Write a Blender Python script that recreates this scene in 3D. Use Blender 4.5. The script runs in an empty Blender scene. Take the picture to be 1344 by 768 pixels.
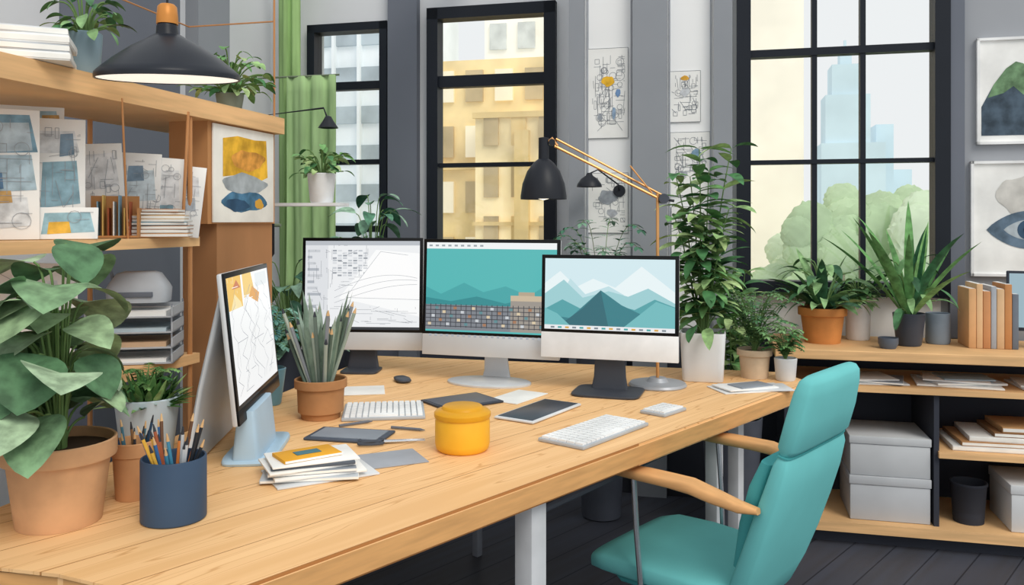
import bpy, bmesh, math, random
from mathutils import Vector, Matrix
TH=math.radians(13.7)
sc=bpy.context.scene
try:
    sc.view_settings.view_transform='Standard'; sc.view_settings.look='None'
except Exception: pass
def RC(a,b): return (.9715*a+.2368*b, -.2368*a+.9715*b)
# ------------------------------------------------------------ materials
def lin(h):
    h=h.lstrip('#'); c=[int(h[i:i+2],16)/255 for i in (0,2,4)]
    return tuple((x/12.92 if x<=.04045 else ((x+.055)/1.055)**2.4) for x in c)
MC={}
def M(hexc,rough=.65,metal=0,var=.12,scale=6,emit=0,stretch=None):
    key=(hexc,rough,metal,var,scale,emit,stretch)
    if key in MC: return MC[key]
    m=bpy.data.materials.new('mat_'+hexc.lstrip('#')); m.use_nodes=True
    nt=m.node_tree; p=nt.nodes['Principled BSDF']
    c=lin(hexc)
    p.inputs['Roughness'].default_value=rough; p.inputs['Metallic'].default_value=metal
    p.inputs['Specular IOR Level'].default_value=.22
    tc=nt.nodes.new('ShaderNodeTexCoord'); n=nt.nodes.new('ShaderNodeTexNoise'); n.inputs['Scale'].default_value=scale
    n.inputs['Detail'].default_value=4
    src=tc.outputs['Object']
    if stretch:
        mp=nt.nodes.new('ShaderNodeMapping'); mp.inputs['Scale'].default_value=stretch; nt.links.new(src,mp.inputs['Vector']); src=mp.outputs['Vector']
    nt.links.new(src,n.inputs['Vector'])
    r=nt.nodes.new('ShaderNodeValToRGB'); e=r.color_ramp.elements
    e[0].position=.35; e[1].position=.65
    e[0].color=tuple(x*(1-var) for x in c)+(1,); e[1].color=tuple(min(1,x*(1+var*.6)) for x in c)+(1,)
    nt.links.new(n.outputs['Fac'],r.inputs['Fac']); nt.links.new(r.outputs['Color'],p.inputs['Base Color'])
    if emit:
        nt.links.new(r.outputs['Color'],p.inputs['Emission Color']); p.inputs['Emission Strength'].default_value=emit
    MC[key]=m; return m
def S(hexc):  # lit screen pixel colour
    key=('scr',hexc)
    if key in MC: return MC[key]
    m=bpy.data.materials.new('screen_'+hexc); m.use_nodes=True; nt=m.node_tree; p=nt.nodes['Principled BSDF']
    p.inputs['Base Color'].default_value=(.01,.01,.01,1); p.inputs['Roughness'].default_value=.4
    p.inputs['Emission Color'].default_value=lin(hexc)+(1,); p.inputs['Emission Strength'].default_value=.97
    MC[key]=m; return m
def plank_mat(name,hexa,hexline,ang,pitch,line=.03,rough=.55,grain=True):
    m=bpy.data.materials.new(name); m.use_nodes=True; nt=m.node_tree; p=nt.nodes['Principled BSDF']; L=nt.links
    p.inputs['Roughness'].default_value=rough; p.inputs['Specular IOR Level'].default_value=.2
    tc=nt.nodes.new('ShaderNodeTexCoord'); mp=nt.nodes.new('ShaderNodeMapping'); mp.inputs['Rotation'].default_value=(0,0,-ang)
    L.new(tc.outputs['Object'],mp.inputs['Vector'])
    sx=nt.nodes.new('ShaderNodeSeparateXYZ'); L.new(mp.outputs['Vector'],sx.inputs[0])
    d=nt.nodes.new('ShaderNodeMath'); d.operation='DIVIDE'; d.inputs[1].default_value=pitch; L.new(sx.outputs['Y'],d.inputs[0])
    f=nt.nodes.new('ShaderNodeMath'); f.operation='FRACT'; L.new(d.outputs[0],f.inputs[0])
    lt=nt.nodes.new('ShaderNodeMath'); lt.operation='LESS_THAN'; lt.inputs[1].default_value=line; L.new(f.outputs[0],lt.inputs[0])
    mp2=nt.nodes.new('ShaderNodeMapping'); mp2.inputs['Scale'].default_value=(.8,12,1.2); L.new(mp.outputs['Vector'],mp2.inputs['Vector'])
    n=nt.nodes.new('ShaderNodeTexNoise'); n.inputs['Scale'].default_value=1.5; n.inputs['Detail'].default_value=1.5; L.new(mp2.outputs['Vector'],n.inputs['Vector'])
    r=nt.nodes.new('ShaderNodeValToRGB'); c=lin(hexa); e=r.color_ramp.elements
    e[0].position=.36; e[1].position=.64
    e[0].color=(c[0]*.92,c[1]*.86,c[2]*.78,1); e[1].color=tuple(min(1,x*1.04) for x in c)+(1,)
    if grain:
        for q in (.45,.53,.60):
            for dp,k in ((-.007,(.99,.97,.94)),(0,(.74,.60,.46)),(.007,(1,.98,.96))):
                g=r.color_ramp.elements.new(q+dp); g.color=(c[0]*k[0],c[1]*k[1],c[2]*k[2],1)
    L.new(n.outputs['Fac'],r.inputs['Fac'])
    mx=nt.nodes.new('ShaderNodeMixRGB'); mx.inputs['Color2'].default_value=lin(hexline)+(1,)
    L.new(lt.outputs[0],mx.inputs['Fac']); L.new(r.outputs['Color'],mx.inputs['Color1']); L.new(mx.outputs['Color'],p.inputs['Base Color'])
    return m
def glass_mat():
    m=bpy.data.materials.new('window_glass'); m.use_nodes=True; nt=m.node_tree; nt.nodes.remove(nt.nodes['Principled BSDF'])
    o=nt.nodes['Material Output']; t=nt.nodes.new('ShaderNodeBsdfTransparent'); g=nt.nodes.new('ShaderNodeBsdfGlossy')
    g.inputs['Roughness'].default_value=.05; mx=nt.nodes.new('ShaderNodeMixShader'); mx.inputs[0].default_value=.05
    nt.links.new(t.outputs[0],mx.inputs[1]); nt.links.new(g.outputs[0],mx.inputs[2]); nt.links.new(mx.outputs[0],o.inputs['Surface']); return m
GLASS=glass_mat()
# ------------------------------------------------------------ mesh helpers
def link(o,parent=None):
    sc.collection.objects.link(o)
    if parent is not None: o.parent=parent
    return o
def G(name,x,y,z=0,rot=0,parent=None,tilt=0):
    e=bpy.data.objects.new(name,None); e.empty_display_size=.05; link(e,parent)
    e.location=(x,y,z); e.rotation_euler=(tilt,0,rot); return e
def finish(name,bm,mats,parent,smooth=True,angle=35,loc=(0,0,0),rot=(0,0,0)):
    bmesh.ops.recalc_face_normals(bm,faces=bm.faces[:])
    me=bpy.data.meshes.new(name); bm.to_mesh(me); bm.free()
    for m in (mats if isinstance(mats,(list,tuple)) else [mats]): me.materials.append(m)
    if smooth:
        for p in me.polygons: p.use_smooth=True
        try: me.set_sharp_from_angle(angle=math.radians(angle))
        except Exception: pass
    o=bpy.data.objects.new(name,me); link(o,parent); o.location=loc; o.rotation_euler=rot; return o
def addbox(bm,c,s,bev=0,R=None,mi=0,seg=2):
    r=bmesh.ops.create_cube(bm,size=1.0); vs=r['verts']
    bmesh.ops.scale(bm,vec=s,verts=vs)
    fs=list({f for v in vs for f in v.link_faces})
    for f in fs: f.material_index=mi
    if bev>0:
        es=list({e for v in vs for e in v.link_edges})
        rr=bmesh.ops.bevel(bm,geom=es,offset=bev,segments=seg,affect='EDGES',profile=.5)
        vs=list({v for f in rr['faces'] for v in f.verts}|{v for v in vs if v.is_valid})
        for f in rr['faces']: f.material_index=mi
    if R is not None: bmesh.ops.transform(bm,matrix=R.to_4x4(),verts=vs)
    bmesh.ops.translate(bm,vec=c,verts=vs)
def box(parent,name,c,s,mat,bev=.002,rot=(0,0,0)):
    bm=bmesh.new(); addbox(bm,(0,0,0),s,bev); return finish(name,bm,mat,parent,loc=c,rot=rot)
def boxes(name,lst,mats,parent=None,rot=0,bev=0,loc=(0,0,0)):
    """lst of (x0,x1,y0,y1,z0,z1[,mi])"""
    bm=bmesh.new()
    for b in lst:
        mi=b[6] if len(b)>6 else 0
        addbox(bm,((b[0]+b[1])/2,(b[2]+b[3])/2,(b[4]+b[5])/2),(b[1]-b[0],b[3]-b[2],b[5]-b[4]),bev,None,mi)
    return finish(name,bm,mats,parent,smooth=False,rot=(0,0,rot),loc=loc)
def lathe(parent,name,prof,mat,n=40,loc=(0,0,0),rot=(0,0,0),angle=40):
    bm=bmesh.new(); rings=[]
    for r,z in prof:
        if r<1e-5: rings.append([bm.verts.new((0,0,z))])
        else: rings.append([bm.verts.new((r*math.cos(2*math.pi*i/n),r*math.sin(2*math.pi*i/n),z)) for i in range(n)])
    for A,B in zip(rings,rings[1:]):
        if len(A)==1 and len(B)==1: continue
        for i in range(n):
            j=(i+1)%n
            if len(A)==1: bm.faces.new((A[0],B[i],B[j]))
            elif len(B)==1: bm.faces.new((A[i],A[j],B[0]))
            else: bm.faces.new((A[i],A[j],B[j],B[i]))
    return finish(name,bm,mat,parent,loc=loc,rot=rot,angle=angle)
def addtube(bm,pts,r,n=8,mi=0,cap=True):
    pts=[Vector(p) for p in pts]; rr=r if isinstance(r,(list,tuple)) else [r]*len(pts)
    rings=[]; prev=None
    for i,p in enumerate(pts):
        d=(pts[min(i+1,len(pts)-1)]-pts[max(i-1,0)])
        if d.length<1e-9: d=Vector((0,0,1))
        d.normalize()
        if prev is None:
            a=Vector((1,0,0)) if abs(d.x)<.8 else Vector((0,1,0))
            e1=d.cross(a).normalized()
        else:
            e1=(prev-d*prev.dot(d)); e1=e1.normalized() if e1.length>1e-6 else d.orthogonal().normalized()
        prev=e1; e2=d.cross(e1)
        rings.append([bm.verts.new(p+(e1*math.cos(2*math.pi*k/n)+e2*math.sin(2*math.pi*k/n))*max(rr[i],1e-4)) for k in range(n)])
    for A,B in zip(rings,rings[1:]):
        for i in range(n):
            j=(i+1)%n; f=bm.faces.new((A[i],A[j],B[j],B[i])); f.material_index=mi
    if cap:
        f=bm.faces.new(rings[0][::-1]); f.material_index=mi
        f=bm.faces.new(rings[-1]); f.material_index=mi
def tube(parent,name,pts,r,mat,n=10):
    bm=bmesh.new(); addtube(bm,pts,r,n); return finish(name,bm,mat,parent)
def tubes(parent,name,lst,mats,n=8):
    bm=bmesh.new()
    for t in lst: addtube(bm,t[0],t[1],n,t[2] if len(t)>2 else 0)
    return finish(name,bm,mats,parent)
def sring(c,e1,e2,a,b,n=28,p=.55):
    c=Vector(c); e1=Vector(e1).normalized(); e2=Vector(e2).normalized(); out=[]
    for i in range(n):
        t=2*math.pi*i/n; x=math.cos(t); y=math.sin(t)
        out.append(c+e1*(math.copysign(abs(x)**p,x)*a)+e2*(math.copysign(abs(y)**p,y)*b))
    return out
def loft(parent,name,rings,mat,angle=60):
    bm=bmesh.new(); R=[[bm.verts.new(p) for p in r] for r in rings]; n=len(R[0])
    for A,B in zip(R,R[1:]):
        for i in range(n):
            j=(i+1)%n; bm.faces.new((A[i],A[j],B[j],B[i]))
    bm.faces.new(R[0][::-1]); bm.faces.new(R[-1])
    return finish(name,bm,mat,parent,angle=angle)
def flat(parent,name,pts,mat,y=0):
    bm=bmesh.new(); vs=[bm.verts.new((p[0],y,p[1])) for p in pts]; bm.faces.new(vs)
    me=bpy.data.meshes.new(name); bm.to_mesh(me); bm.free(); me.materials.append(mat)
    o=bpy.data.objects.new(name,me); return link(o,parent)
def blobpts(cx,cz,rx,rz,seed,n=28,w=.12):
    rnd=random.Random(seed); ph=[rnd.uniform(0,6.28) for _ in range(3)]
    return [(cx+rx*math.cos(t)*(1+w*math.sin(2*t+ph[0])+w*.6*math.sin(5*t+ph[1])),cz+rz*math.sin(t)*(1+w*math.sin(3*t+ph[2])+w*.5*math.sin(7*t+ph[0]))) for t in [2*math.pi*i/n for i in range(n)]]
def lines(parent,name,segs,w,mat,y=0):
    bm=bmesh.new()
    for (x0,z0,x1,z1) in segs:
        dx,dz=x1-x0,z1-z0; l=math.hypot(dx,dz) or 1; nx,nz=-dz/l*w/2,dx/l*w/2
        bm.faces.new([bm.verts.new(v) for v in ((x0+nx,y,z0+nz),(x0-nx,y,z0-nz),(x1-nx,y,z1-nz),(x1+nx,y,z1+nz))])
    me=bpy.data.meshes.new(name); bm.to_mesh(me); bm.free(); me.materials.append(mat)
    return link(bpy.data.objects.new(name,me),parent)
def prism(name,pts,z0,z1,mats,bev=.004,parent=None):
    bm=bmesh.new(); b=[bm.verts.new((x,y,z0)) for x,y in pts]; t=[bm.verts.new((x,y,z1)) for x,y in pts]
    bm.faces.new(b[::-1]); ft=bm.faces.new(t); n=len(pts)
    for i in range(n):
        f=bm.faces.new((b[i],b[(i+1)%n],t[(i+1)%n],t[i])); f.material_index=1 if len(mats)>1 else 0
    if bev: bmesh.ops.bevel(bm,geom=bm.edges[:],offset=bev,segments=2,affect='EDGES')
    return finish(name,bm,mats,parent)
# ------------------------------------------------------------ plants
def addleaf(bm,base,d,L,W,droop,mi,n=6,fold=.25,peak=.42,tw=0):
    p=Vector(base); d=Vector(d).normalized(); seg=L/n
    side=d.cross(Vector((0,0,1)))
    if side.length<.1: side=Vector((math.cos(tw),math.sin(tw),0))
    side.normalize()
    if tw: side=(Matrix.Rotation(tw*.5,3,d)@side)
    prev=None
    for i in range(n+1):
        t=i/n
        w=W*.5*(math.sin(math.pi*min(1,t**(math.log(.5)/math.log(peak))))**.75 if 0<t<1 else 0)
        up=side.cross(d).normalized()
        if i in(0,n): cur=[bm.verts.new(p)]
        else: cur=[bm.verts.new(p-side*w+up*w*fold),bm.verts.new(p),bm.verts.new(p+side*w+up*w*fold)]
        if prev:
            if len(prev)==1 and len(cur)==3: fs=[(prev[0],cur[1],cur[0]),(prev[0],cur[2],cur[1])]
            elif len(prev)==3 and len(cur)==1: fs=[(prev[0],prev[1],cur[0]),(prev[1],prev[2],cur[0])]
            elif len(prev)==3: fs=[(prev[0],prev[1],cur[1],cur[0]),(prev[1],prev[2],cur[2],cur[1])]
            else: fs=[]
            for f in fs: bm.faces.new(f).material_index=mi
        prev=cur
        d=(d+Vector((0,0,-1))*droop/n).normalized(); p=p+d*seg
def bez(a,b,c,n=8):
    a,b,c=Vector(a),Vector(b),Vector(c)
    return [a*(1-t)**2+b*2*t*(1-t)+c*t*t for t in [i/n for i in range(n+1)]]
GR=['6F9A66','4D7B52','8CB27B','3C6648']
GB=['7BA389','5B8C72','98BCA3','497A62']
def foliage(parent,kind,z0,H,R,n,seed,L=.1,W=.04,pal=GR,name='foliage',arc=None,round_leaf=.40):
    rnd=random.Random(seed); bm=bmesh.new(); mats=[M(c,.6,0,.40,30) for c in pal]+[M('6b8a52',.7)]
    SM=len(pal)
    for i in range(n):
        az=i*2.399+rnd.uniform(-.3,.3)
        if arc: az=arc[0]+(arc[1]-arc[0])*((i*.618)%1)
        ca,sa=math.cos(az),math.sin(az); mi=rnd.choice([0,0,1,2,3])
        if kind=='spiky':
            el=math.radians(rnd.uniform(28,86)); l=H*rnd.uniform(.75,1.1)
            d=(ca*math.cos(el),sa*math.cos(el),math.sin(el))
            addleaf(bm,(ca*.01,sa*.01,z0),d,l,W*rnd.uniform(.8,1.2),rnd.uniform(.5,1.1),mi,9,.35,.45,rnd.uniform(-.8,.8))
        elif kind=='succulent':
            el=math.radians(rnd.uniform(10,85)); l=H*rnd.uniform(.7,1.0)
            rr=R*rnd.uniform(0,.7)
            addleaf(bm,(ca*rr,sa*rr,z0),(ca*math.cos(el),sa*math.cos(el),math.sin(el)),l,W,.2,mi,4,.4,.4)
        elif kind=='fern':
            rr=R*rnd.uniform(.55,1); zt=z0+H*rnd.uniform(.35,1)
            pts=bez((0,0,z0),(ca*rr*.35,sa*rr*.35,zt+H*.15),(ca*rr,sa*rr,zt-H*.1*rnd.random()),11)
            addtube(bm,pts,.0015,5,SM)
            for k in range(2,len(pts)):
                dd=(pts[k]-pts[k-1]).normalized(); s=dd.cross(Vector((0,0,1))).normalized()
                ll=L*(1-.6*(k/len(pts)))
                for q in(-1,1): addleaf(bm,pts[k],dd*.6+s*q,ll,W,.5,mi,3,.2)
            addleaf(bm,pts[-1],dd,L*.5,W,.4,mi,3)
        elif kind=='broad':
            rr=R*rnd.uniform(.3,1); zt=z0+H*rnd.uniform(.15,1)*(1-.35*(rr/R)**2)
            pts=bez((ca*.012,sa*.012,z0),(ca*rr*.25,sa*rr*.25,zt),(ca*rr*.8,sa*rr*.8,zt),8)
            addtube(bm,pts,.0025,6,SM)
            addleaf(bm,pts[-1],(ca,sa,rnd.uniform(-.3,.8)),L*rnd.uniform(.75,1.15),W*rnd.uniform(.8,1.1),rnd.uniform(.9,1.7),mi,9,.18,round_leaf,rnd.uniform(-1,1))
        elif kind=='tree':
            rr=R*rnd.uniform(.1,.75); zt=z0+H*rnd.uniform(.55,.95)
            pts=bez((ca*.015,sa*.015,z0),(ca*rr*.4,sa*rr*.4,z0+(zt-z0)*.6),(ca*rr,sa*rr,zt),12)
            addtube(bm,pts,[.004-.002*k/12 for k in range(13)],6,SM)
            for k in range(2,13):
                for q in range(2):
                    a2=k*2.4+i+q*3.1; addleaf(bm,pts[k],(math.cos(a2),math.sin(a2),rnd.uniform(.1,.8)),L*rnd.uniform(.7,1.1),W*rnd.uniform(.8,1.1),rnd.uniform(.5,1.2),rnd.choice([0,1,2,3,mi]),7,.2,.42,rnd.uniform(-.6,.6))
    return finish(name,bm,mats,parent,angle=70)
SOIL=M('4a3a2e',.95)
def potbody(g,rt,rb,h,mat,rim=True,t=.006,name='pot'):
    if rim: prof=[(0,0),(rb,0),(rb*.3+rt*.7-.004,h*.76),(rt-.001,h*.78),(rt,h*.8),(rt,h*.985),(rt-t*.4,h),(rt-t,h*.99),(rt-t*1.2,h*.85),(0,h*.85)]
    else: prof=[(0,0),(rb*.9,0),(rb,.006),(rt,h-.003),(rt-t*.5,h),(rt-t,h-.004),(rt-t*1.2,h*.86),(0,h*.86)]
    lathe(g,name,prof,mat,44)
    lathe(g,'soil',[(rt-t*1.25,h*.80),(rt-t*1.25,h*.875),(0,h*.885)],SOIL,24)
def potted(name,x,y,z,rt,rb,h,mat,rim,*fol,rot=0):
    g=G(name,x,y,z,rot); potbody(g,rt,rb,h,mat,rim)
    for f in fol:
        if isinstance(f[-1],dict): foliage(g,*f[:-1],**f[-1])
        else: foliage(g,*f)
    return g
# ------------------------------------------------------------ ROOM
W_L=M('DADCE0',.9,0,.06,1.2); W_W=M('F0F1F2',.9,0,.04,1.5); SL=M('94989F',.9,0,.08,1.2); SL2=M('6F747F',.9,0,.08,1.2); DK=M('3B3E48',.9,0,.08,2); FR=M('1C212A',.5,0,.05)
def room(name,lst,mats): return boxes(name,lst,mats,rot=-TH)
floor=room('floor',[(-2.8,3.2,-1.5,5.1,-.06,0)],[plank_mat('floor_planks','4A4D58','2e3038',math.radians(62),.14,.04,.5,False)])
room('wall_back',[(-2.8,-2.5,4.9,5.05,0,3.1),(-2.5,-.5,4.9,5.05,0,.95,1),(-1.99,-1.70,4.9,5.05,.95,3.1),(-.94,-.5,4.9,5.05,.95,3.1),(-2.5,-1.99,4.9,5.05,2.57,3.1),(-1.70,-.94,4.9,5.05,2.63,3.1)],[W_L,DK])
room('wall_back.001',[(-.72,.13,4.2,4.35,.8,3.1),(-.72,3.2,4.2,4.35,0,.8,1),(.13,1.0,4.2,4.35,.8,1.03),(.13,1.0,4.2,4.35,2.75,3.1),(1.0,3.2,4.2,4.35,.8,3.1,2),(-.72,-.57,4.35,4.9,0,3.1)],[W_W,DK,M('A2A5AB',.9,0,.08,1.2)])
room('wall_left',[(-2.95,-2.8,-1.5,5.05,0,3.1),(-2.8,-2.62,3.1,3.7,0,3.1,1),(-2.8,-2.72,4.0,4.3,0,3.1,2),(-2.8,-2.7,1.6,2.2,0,3.1,2)],[W_L,SL2,SL])
room('trim_1',[(-1.97,-1.78,4.84,4.9,0,3.1)],[SL2])
room('trim_2',[(-.72,-.645,4.16,4.2,0,3.1),(-.40,-.235,4.14,4.2,0,3.1),(-.012,.075,4.15,4.2,0,3.1)],[SL])
room('trim_3',[(1.03,1.09,4.16,4.2,.82,3.1)],[SL2])
room('trim_4',[(-1.47,-1.35,.4,4.9,2.92,3.05)],[M('8b8e96')])
room('baseboard_back',[(-.72,3.1,4.18,4.2,0,.07)],[M('2f3139')])
room('trim_5',[(-.632,-.626,4.19,4.2,.8,3.1),(-.415,-.409,4.19,4.2,.8,3.1),(-.225,-.220,4.19,4.2,.8,3.1),(-.03,-.025,4.19,4.2,.8,3.1)],[M('A9ADB5')])
def window(name,a0,a1,z0,z1,b,vm,hm,ft=.05):
    l=[(a0,a0+ft,b-.05,b+.06,z0,z1),(a1-ft,a1,b-.05,b+.06,z0,z1),(a0,a1,b-.05,b+.06,z1-ft,z1),(a0,a1,b-.05,b+.06,z0,z0+ft)]
    for v in vm: l.append((v-.012,v+.012,b-.02,b+.03,z0,z1))
    for h,th in hm: l.append((a0,a1,b-.025,b+.035,h-th/2,h+th/2))
    l.append((a0+ft,a1-ft,b+.005,b+.009,z0+ft,z1-ft,1))
    return room(name,l,[FR,GLASS])
window('window_1',-2.52,-1.98,.95,2.59,4.9,[],[(2.2,.05),(1.72,.03),(1.3,.04)],.05)
window('window_2',-1.72,-.92,.95,2.65,4.9,[],[(2.2,.07),(1.69,.025)],.07)
window('window_3',.095,1.03,1.0,2.8,4.2,[.45,.664],[(2.15,.035),(1.63,.02)],.065)
# --- outside: unlit facades given a faint glow, haze mixed into their colours
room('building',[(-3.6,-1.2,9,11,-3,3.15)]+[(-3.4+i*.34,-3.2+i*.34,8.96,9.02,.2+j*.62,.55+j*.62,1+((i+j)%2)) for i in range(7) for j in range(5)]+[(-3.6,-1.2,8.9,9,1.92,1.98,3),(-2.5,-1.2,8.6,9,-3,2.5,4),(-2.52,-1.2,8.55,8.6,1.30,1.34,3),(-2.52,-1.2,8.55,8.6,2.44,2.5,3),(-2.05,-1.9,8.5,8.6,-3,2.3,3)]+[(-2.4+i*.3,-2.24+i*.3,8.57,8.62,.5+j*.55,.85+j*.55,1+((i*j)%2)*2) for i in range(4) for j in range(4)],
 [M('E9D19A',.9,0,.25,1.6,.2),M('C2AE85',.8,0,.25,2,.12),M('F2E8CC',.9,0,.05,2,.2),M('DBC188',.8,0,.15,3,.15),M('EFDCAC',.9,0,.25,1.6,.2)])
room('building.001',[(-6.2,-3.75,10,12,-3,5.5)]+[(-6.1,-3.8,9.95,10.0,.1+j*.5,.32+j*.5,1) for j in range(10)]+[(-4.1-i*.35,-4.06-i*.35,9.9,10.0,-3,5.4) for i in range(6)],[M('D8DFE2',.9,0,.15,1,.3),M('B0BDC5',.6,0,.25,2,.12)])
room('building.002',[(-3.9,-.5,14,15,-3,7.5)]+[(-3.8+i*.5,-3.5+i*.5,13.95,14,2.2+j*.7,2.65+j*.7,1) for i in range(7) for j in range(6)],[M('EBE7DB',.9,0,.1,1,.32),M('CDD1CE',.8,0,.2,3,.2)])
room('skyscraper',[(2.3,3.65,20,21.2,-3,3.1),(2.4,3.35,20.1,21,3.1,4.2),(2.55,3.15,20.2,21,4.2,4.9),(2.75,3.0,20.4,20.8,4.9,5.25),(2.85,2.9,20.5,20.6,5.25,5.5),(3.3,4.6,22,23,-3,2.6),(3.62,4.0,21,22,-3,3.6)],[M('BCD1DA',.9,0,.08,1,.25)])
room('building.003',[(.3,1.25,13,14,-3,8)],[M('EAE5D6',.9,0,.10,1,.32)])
room('ground',[(-12,12,5.3,26,-3.1,-3)],[M('9aa88c')])
def tree(x,y,r,seed,zc):
    g=G('tree',x,y,-3); tube(g,'trunk',[(0,0,0),(0,0,3+zc-.3)],.08,M('8a8a75'))
    bm=bmesh.new(); rnd=random.Random(seed)
    for i in range(26):
        vs=bmesh.ops.create_icosphere(bm,subdivisions=4,radius=r*rnd.uniform(.26,.44))['verts']
        o=Vector((rnd.uniform(-.8,.8)*r,rnd.uniform(-.12,.12)*r,3+zc-rnd.uniform(0,1.9)*r))
        for v in vs:
            k=1+.06*math.sin(v.co.x*43+i)*math.sin(v.co.z*47+v.co.y*29)+.05*math.sin(v.co.x*90)*math.sin(v.co.z*85+i); v.co=Vector((v.co.x*k,v.co.y*k*.35,v.co.z*k))+o
    finish('canopy',bm,M(['A9BF9A','B8C9AC','9DB58F'][seed%3],.95,0,.18,2,.22),g)  # canopy glows a little in place of daylight; greens paled for haze
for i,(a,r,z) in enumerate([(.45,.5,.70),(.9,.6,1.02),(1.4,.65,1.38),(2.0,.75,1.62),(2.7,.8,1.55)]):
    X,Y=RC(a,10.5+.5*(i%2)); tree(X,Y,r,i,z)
# ------------------------------------------------------------ DESK
WOODT=plank_mat('desk_wood','F5C892','B07A48',math.radians(48.5),.155,.018)
WOODS=M('DDA76C',.6,0,.14,3,0,(2,2,20)); WOOD=M('EBBD88',.6,0,.16,3,0,(1,1,14)); WDK=M('A87850',.7,0,.16,4,0,(1,1,.4))
LEG=M('D2D5DA',.4); LEG2=M('7d818a',.5)
dg=G('work_desk',0,0,0)
prism('tabletop',[(-.617,3.74),(1.065,3.33),(1.115,3.12),(-.50,1.30),(-.77,1.43),(-1.14,1.50)],.69,.75,[WOODT,WOODS],.006,dg)
for i,(x,y,w) in enumerate([(.045,2.03,.055),(.69,2.86,.045),(.86,3.22,.045),(-.14,3.38,.03),(-1.0,1.62,.05),(-.6,3.55,.04)]):
    box(dg,'leg_%d'%(i+1),(x,y,.345),(w,w,.69),LEG if i<3 else LEG2,.003,(0,0,math.radians(48)))
tube(dg,'crossbar',[(.045,2.03,.64),(.69,2.86,.64)],.012,M('4a4d57'))
DT=.7505
# ------------------------------------------------------------ monitors
ALU=M('D3D6DA',.35,.2,.04); ALD=M('4a4e57',.4,.3,.05); BLK=M('0c0d10',.3,0,.02)
def ribbon(parent,name,path,w,t,mat):
    rings=[]
    for i,p in enumerate(path):
        a=Vector(path[max(i-1,0)]); b=Vector(path[min(i+1,len(path)-1)]); d=(b-a).normalized(); n=d.cross(Vector((1,0,0)))
        ww=w[i] if isinstance(w,list) else w
        rings.append(sring(p,(1,0,0),n,ww/2,t/2,20,.35))
    return loft(parent,name,rings,mat)
def monitor(name,x,y,yaw,w,zb,h,chin,tilt,content,stand,chinmat,foot=(.2,.17),kind=0):
    g=G(name,x,y,DT,yaw)
    fw,fd=foot; zb2=zb-DT
    if kind==0:
        lathe(g,'foot',[(0,0),(.5,0),(.5,.006),(.485,.009),(0,.009)],stand,48).scale=(fw,fd,1)
        ribbon(g,'neck',[(0,fd*.45,.008),(0,fd*.47,.03),(0,fd*.42,.09),(0,.055,zb2+.09),(0,.03,zb2+h*.42)],[.11,.10,.09,.085,.085],.012,stand)
    elif kind==1:   # flat wedge-shaped foot
        loft(g,'foot',[sring((0,0,z),(1,0,0),(0,1,0),fw/2*k,fd/2*k,32,.35) for z,k in [(0,.98),(.004,1),(.008,.99),(.010,.9)]],stand)
        ribbon(g,'neck',[(0,.03,.008),(0,.035,.05),(0,.035,zb2+.02),(0,.028,zb2+h*.42)],[.13,.115,.105,.10],.014,stand)
    else:           # side-seen monitor: block stand + broad back support
        BL=M('B5D0E4',.45,0,.06)
        loft(g,'foot',[sring((-.04,.0,z),(1,0,0),(0,1,0),.15*k,.065*k,32,.3) for z,k in [(0,.98),(.006,1),(.012,.97)]],BL)
        loft(g,'pedestal',[sring((-.06,.002+dy,z),(1,0,0),(0,1,0),a,b,28,.3) for z,a,b,dy in [(.01,.12,.036,.0),(.05,.118,.032,0),(zb2+.02,.115,.022,.0)]],BL)
        ribbon(g,'back_support',[(-.01,.125,.006),(-.01,.12,.06),(-.01,.095,.20),(0,.045,zb2+h*.90)],[.44,.44,.45,.44],.014,M('CBD3DB',.35,.1,.10))
    p=G('panel',0,0,zb2,0,g,tilt)
    box(p,'case',(0,.008,h/2),(w,.014,h),ALU,.005)
    bm=bmesh.new(); vs=bmesh.ops.create_uvsphere(bm,u_segments=32,v_segments=16,radius=1)['verts']
    for v in vs: v.co=Vector((v.co.x*w*.42,max(v.co.y,0)*.034,v.co.z*h*.40))
    finish('back_cover',bm,ALU,p,loc=(0,.013,h/2))
    box(p,'chin',(0,-.0005,chin/2+.001),(w-.002,.006,chin),chinmat,.001)
    box(p,'bezel',(0,-.0005,chin+(h-chin)/2),(w,.006,h-chin),BLK,.002)
    b=.013; u0,u1=-w/2+b,w/2-b; v0,v1=chin+b*.9,h-b
    content(p,lambda u,v:(u0+(u1-u0)*u,v0+(v1-v0)*v))
    return g
def scr(p,T,pts,c,k,name='screen_area'): return flat(p,name,[T(*q) for q in pts],S(c),-.0037-.0002*k)
def rc(a,b,c,d): return [(a,b),(c,b),(c,d),(a,d)]
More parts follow.
